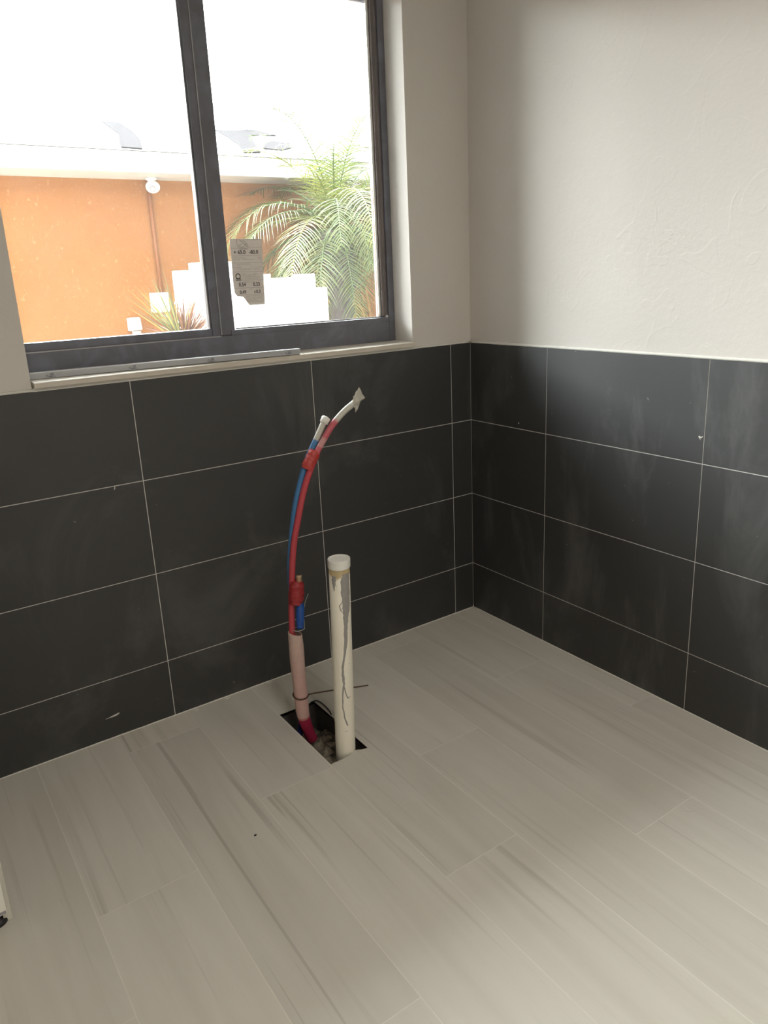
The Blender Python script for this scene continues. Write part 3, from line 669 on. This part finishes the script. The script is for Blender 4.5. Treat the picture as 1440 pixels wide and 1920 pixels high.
# conduit, boxes
bm = nb(); tube(bm, [Vector((.340, 4.575, 2.28)), Vector((.342, 4.575, 1.8)), Vector((.344, 4.575, 1.335))], .016, 12)
tag(link('conduit', bm, 'conduit', None, True), 'orange painted conduit running down the stucco wall to the white box', 'conduit')
bm = nb(); box(bm, .236, .380, 4.50, 4.599, 1.165, 1.335, .008); tag(link('junction_box', bm, 'white'), 'square white junction box behind the spiky plant', 'box')
sb = thing('outdoor_outlet_box', (.055, 4.56, 1.07), 'small white outlet box with open flap on the stucco wall', 'outlet')
bm = nb(); box(bm, .010, .085, 4.53, 4.599, 1.02, 1.13, .006); link('box_body', bm, 'white', sb)
bm = nb(); prism(bm, [(4.53, 1.135), (4.50, 1.125), (4.475, 1.03), (4.485, 1.028), (4.512, 1.115), (4.53, 1.12)], 'x', .015, .100); link('cover_flap', bm, 'white', sb)
bm = nb(); box(bm, .022, .092, 4.492, 4.53, .985, 1.02, .003); link('plug', bm, 'grey_plastic', sb)
bm = nb(); tube(bm, catmull([(.07, 4.5, 1.0), (.11, 4.5, .975), (.17, 4.52, .985), (.21, 4.54, 1.03), (.235, 4.56, 1.12), (.245, 4.56, 1.17)], 8), .005, 8)
tag(link('power_cord', bm, 'conduit', None, True), 'cord curving from the small outlet box up to the junction box', 'cord')
# stepped white garden wall
gw = thing('garden_wall', (.5, 3.05, -.2), 'bright white stepped garden wall in front of the palms', 'wall')
for x0, x1, z, y0, y1 in [(-.056, .074, 1.487, 3.0, 3.12), (.074, .36, 1.537, 2.99, 3.13), (.36, .45, 1.50, 3.0, 3.12), (.45, .655, 1.440, 3.0, 3.12), (.655, .900, 1.410, 3.0, 3.12), (.900, 1.030, 1.430, 2.99, 3.13), (1.030, 1.136, 1.325, 3.0, 3.12)]:
    bm = nb(); box(bm, x0, x1, y0, y1, -.2, z, .006); link('wall_section', bm, 'white', gw)
bm = nb(); box(bm, -.060, .078, 2.985, 3.135, 1.26, 1.275, .003); link('ledge', bm, 'white', gw)
bm = nb(); tube(bm, [Vector((.905, 2.985, 1.256)), Vector((.94, 2.985, 1.258))], .010, 8); link('latch', bm, 'label_grey', gw)

# plants
def frond(origin, az, el, length, droop, parent, seedv, tone, npair=38, lw=.0046, ll=.25):
    rnd = random.Random(seedv); bm = nb(); lay = bm.loops.layers.float_color.new('Col')
    d = Vector((math.cos(az)*math.cos(el), math.sin(az)*math.cos(el), math.sin(el))); p = Vector(origin); P = [p.copy()]; n = 22
    for i in range(n):
        d = (d + Vector((0, 0, -droop/n*(1+1.2*i/n)))).normalized(); p = p + d*length/n; P.append(p.copy())
    g0 = Vector(tone)
    def col(f, c):
        for l in f.loops: l[lay] = (*c, 1)
    rings = tube(bm, P, [.009*(1-.8*i/n) for i in range(n+1)], 5, [tuple(g0*1.2)]*(n+1))
    lay = bm.loops.layers.float_color['Col']
    for k in range(npair):
        t = .16 + .84*k/(npair-1); fi = t*n; i = min(int(fi), n-1); fr = fi-i
        b0 = P[i].lerp(P[i+1], fr); td = (P[i+1]-P[i]).normalized()
        side = td.cross(Vector((0, 0, 1))); side = side.normalized() if side.length > .05 else Vector((1, 0, 0)); upv = side.cross(td)
        Ln = ll*length*(math.sin(math.pi*min(1, .12+.82*t))**.6)*rnd.uniform(.85, 1.1)
        for s in (-1, 1):
            dd = (side*s*.82 + td*(.45+.35*t) + upv*rnd.uniform(.05, .45)).normalized(); q = b0.copy(); w = lw*rnd.uniform(.8, 1.2)
            c = g0 * rnd.uniform(.75, 1.35); c = (c.x*rnd.uniform(.9, 1.2), c.y, c.z*.95); prev = None
            wd = dd.cross(upv).normalized()
            for m_ in range(5):
                ww = w*(1-.95*(m_/4)**1.6)
                a_, b_ = bm.verts.new(q-wd*ww), bm.verts.new(q+wd*ww)
                if prev: col(bm.faces.new((prev[0], prev[1], b_, a_)), c)
                prev = (a_, b_); dd = (dd + Vector((0, 0, -.20*rnd.uniform(.5, 1.3)))).normalized(); q = q + dd*Ln/4
    link('frond', bm, 'frond', parent)
def palm(cx, cy, cz, zg, n, length, label, seedv, r=.10, droop=1.35, keep=None):
    t = thing('palm', (cx, cy, zg), label, 'palm', None)
    rnd = random.Random(seedv)
    bm = nb(); P = [Vector((cx+.03*math.sin(i*.4), cy, zg + (cz-zg)*i/26)) for i in range(27)]
    tube(bm, P, [r*(1.0+.18*(i % 2)+(.35 if i > 19 else 0)) for i in range(27)], 18, jitter=.35); link('trunk', bm, 'trunk', t)
    for k in range(n):
        az = k*2.39996 + rnd.uniform(-.2, .2); el = math.radians(78 - 95*(k/n)**.9 + rnd.uniform(-8, 8))
        tone = (.062, .086, .020) if k % 3 else (.115, .130, .026)
        frond((cx, cy, cz), az, el, length*rnd.uniform(.85, 1.1), droop*rnd.uniform(.8, 1.2), t, seedv*100+k, tone)
    return t
palm(1.70, 3.75, 1.80, -.2, 58, 1.28, 'bushy green palm with dark trunk just behind the white wall', 11)
palm(2.42, 3.62, 1.95, -.2, 40, 1.15, 'green palm at the right side of the window view, in front of orange wall', 12, r=.06)
# orange-brown leaf stalks below the right palm
for k, (x, z0, z1, dx) in enumerate([(2.10, .6, 1.42, -.10), (2.16, .6, 1.55, .03), (2.22, .6, 1.40, .06), (2.04, .6, 1.15, -.10)]):
    bm = nb(); P = catmull([(x-dx*.3, 3.85, z0-.8), (x, 3.84, z0+.2), (x+dx*.5, 3.83, (z0+z1)/2+.2), (x+dx, 3.82, z1)], 8)
    tube(bm, P, [.022*(1-.6*i/len(P)) for i in range(len(P))], 8, jitter=.3)
    tag(link('palm_stalk', bm, 'stalk', None, True), 'thin orange brown stalk beneath the right palm', 'stalk', 'stalks under the right palm')
# spiky red-brown cordyline
cd = thing('spiky_plant', (-.13, 2.8, -.2), 'spiky red-brown plant with a few green blades before the orange wall', 'plant')
rnd = random.Random(4)
bm = nb(); tube(bm, [Vector((-.14, 2.8, -.2)), Vector((-.14, 2.8, .5)), Vector((-.13, 2.8, 1.05))], .018, 8); link('stem', bm, 'trunk', cd)
def blade(name, n, cols_, lmin, lmax, spread, dr, cx=-.128, cz=1.035, bias=0):
    bm = nb(); lay = bm.loops.layers.float_color.new('Col')
    for k in range(n):
        az = rnd.uniform(0, 2*math.pi); el = math.radians(rnd.uniform(*spread)); d = Vector((math.cos(az)*math.cos(el)+bias, math.sin(az)*math.cos(el)*.8, math.sin(el))).normalized()
        q = Vector((cx, 2.8, cz-.06*rnd.random())); Ln = rnd.uniform(lmin, lmax); w = rnd.uniform(.0025, .005); c = rnd.choice(cols_); prev = None; side = Vector((1, 0, 0))*.8 + Vector((0, 0, .3))
        side = d.cross(Vector((0, 1, 0.2))).normalized()
        for m_ in range(7):
            ww = w*(1-.97*(m_/6)**1.5); a_, b_ = bm.verts.new(q-side*ww), bm.verts.new(q+side*ww)
            if prev:
                f = bm.faces.new((prev[0], prev[1], b_, a_))
                for l in f.loops: l[lay] = (*c, 1)
            prev = (a_, b_); d = (d + Vector((0, 0, -dr))).normalized(); q = q + d*Ln/6
    link(name, bm, 'frond', cd)
blade('red_blades', 230, [(.11, .04, .018), (.08, .03, .018), (.15, .07, .03), (.10, .045, .02)], .18, .40, (8, 85), .05, bias=.08)
blade('green_blades', 34, [(.17, .16, .035), (.21, .19, .05), (.08, .09, .04)], .34, .52, (50, 88), .03, cx=-.160, cz=1.05, bias=-.3)
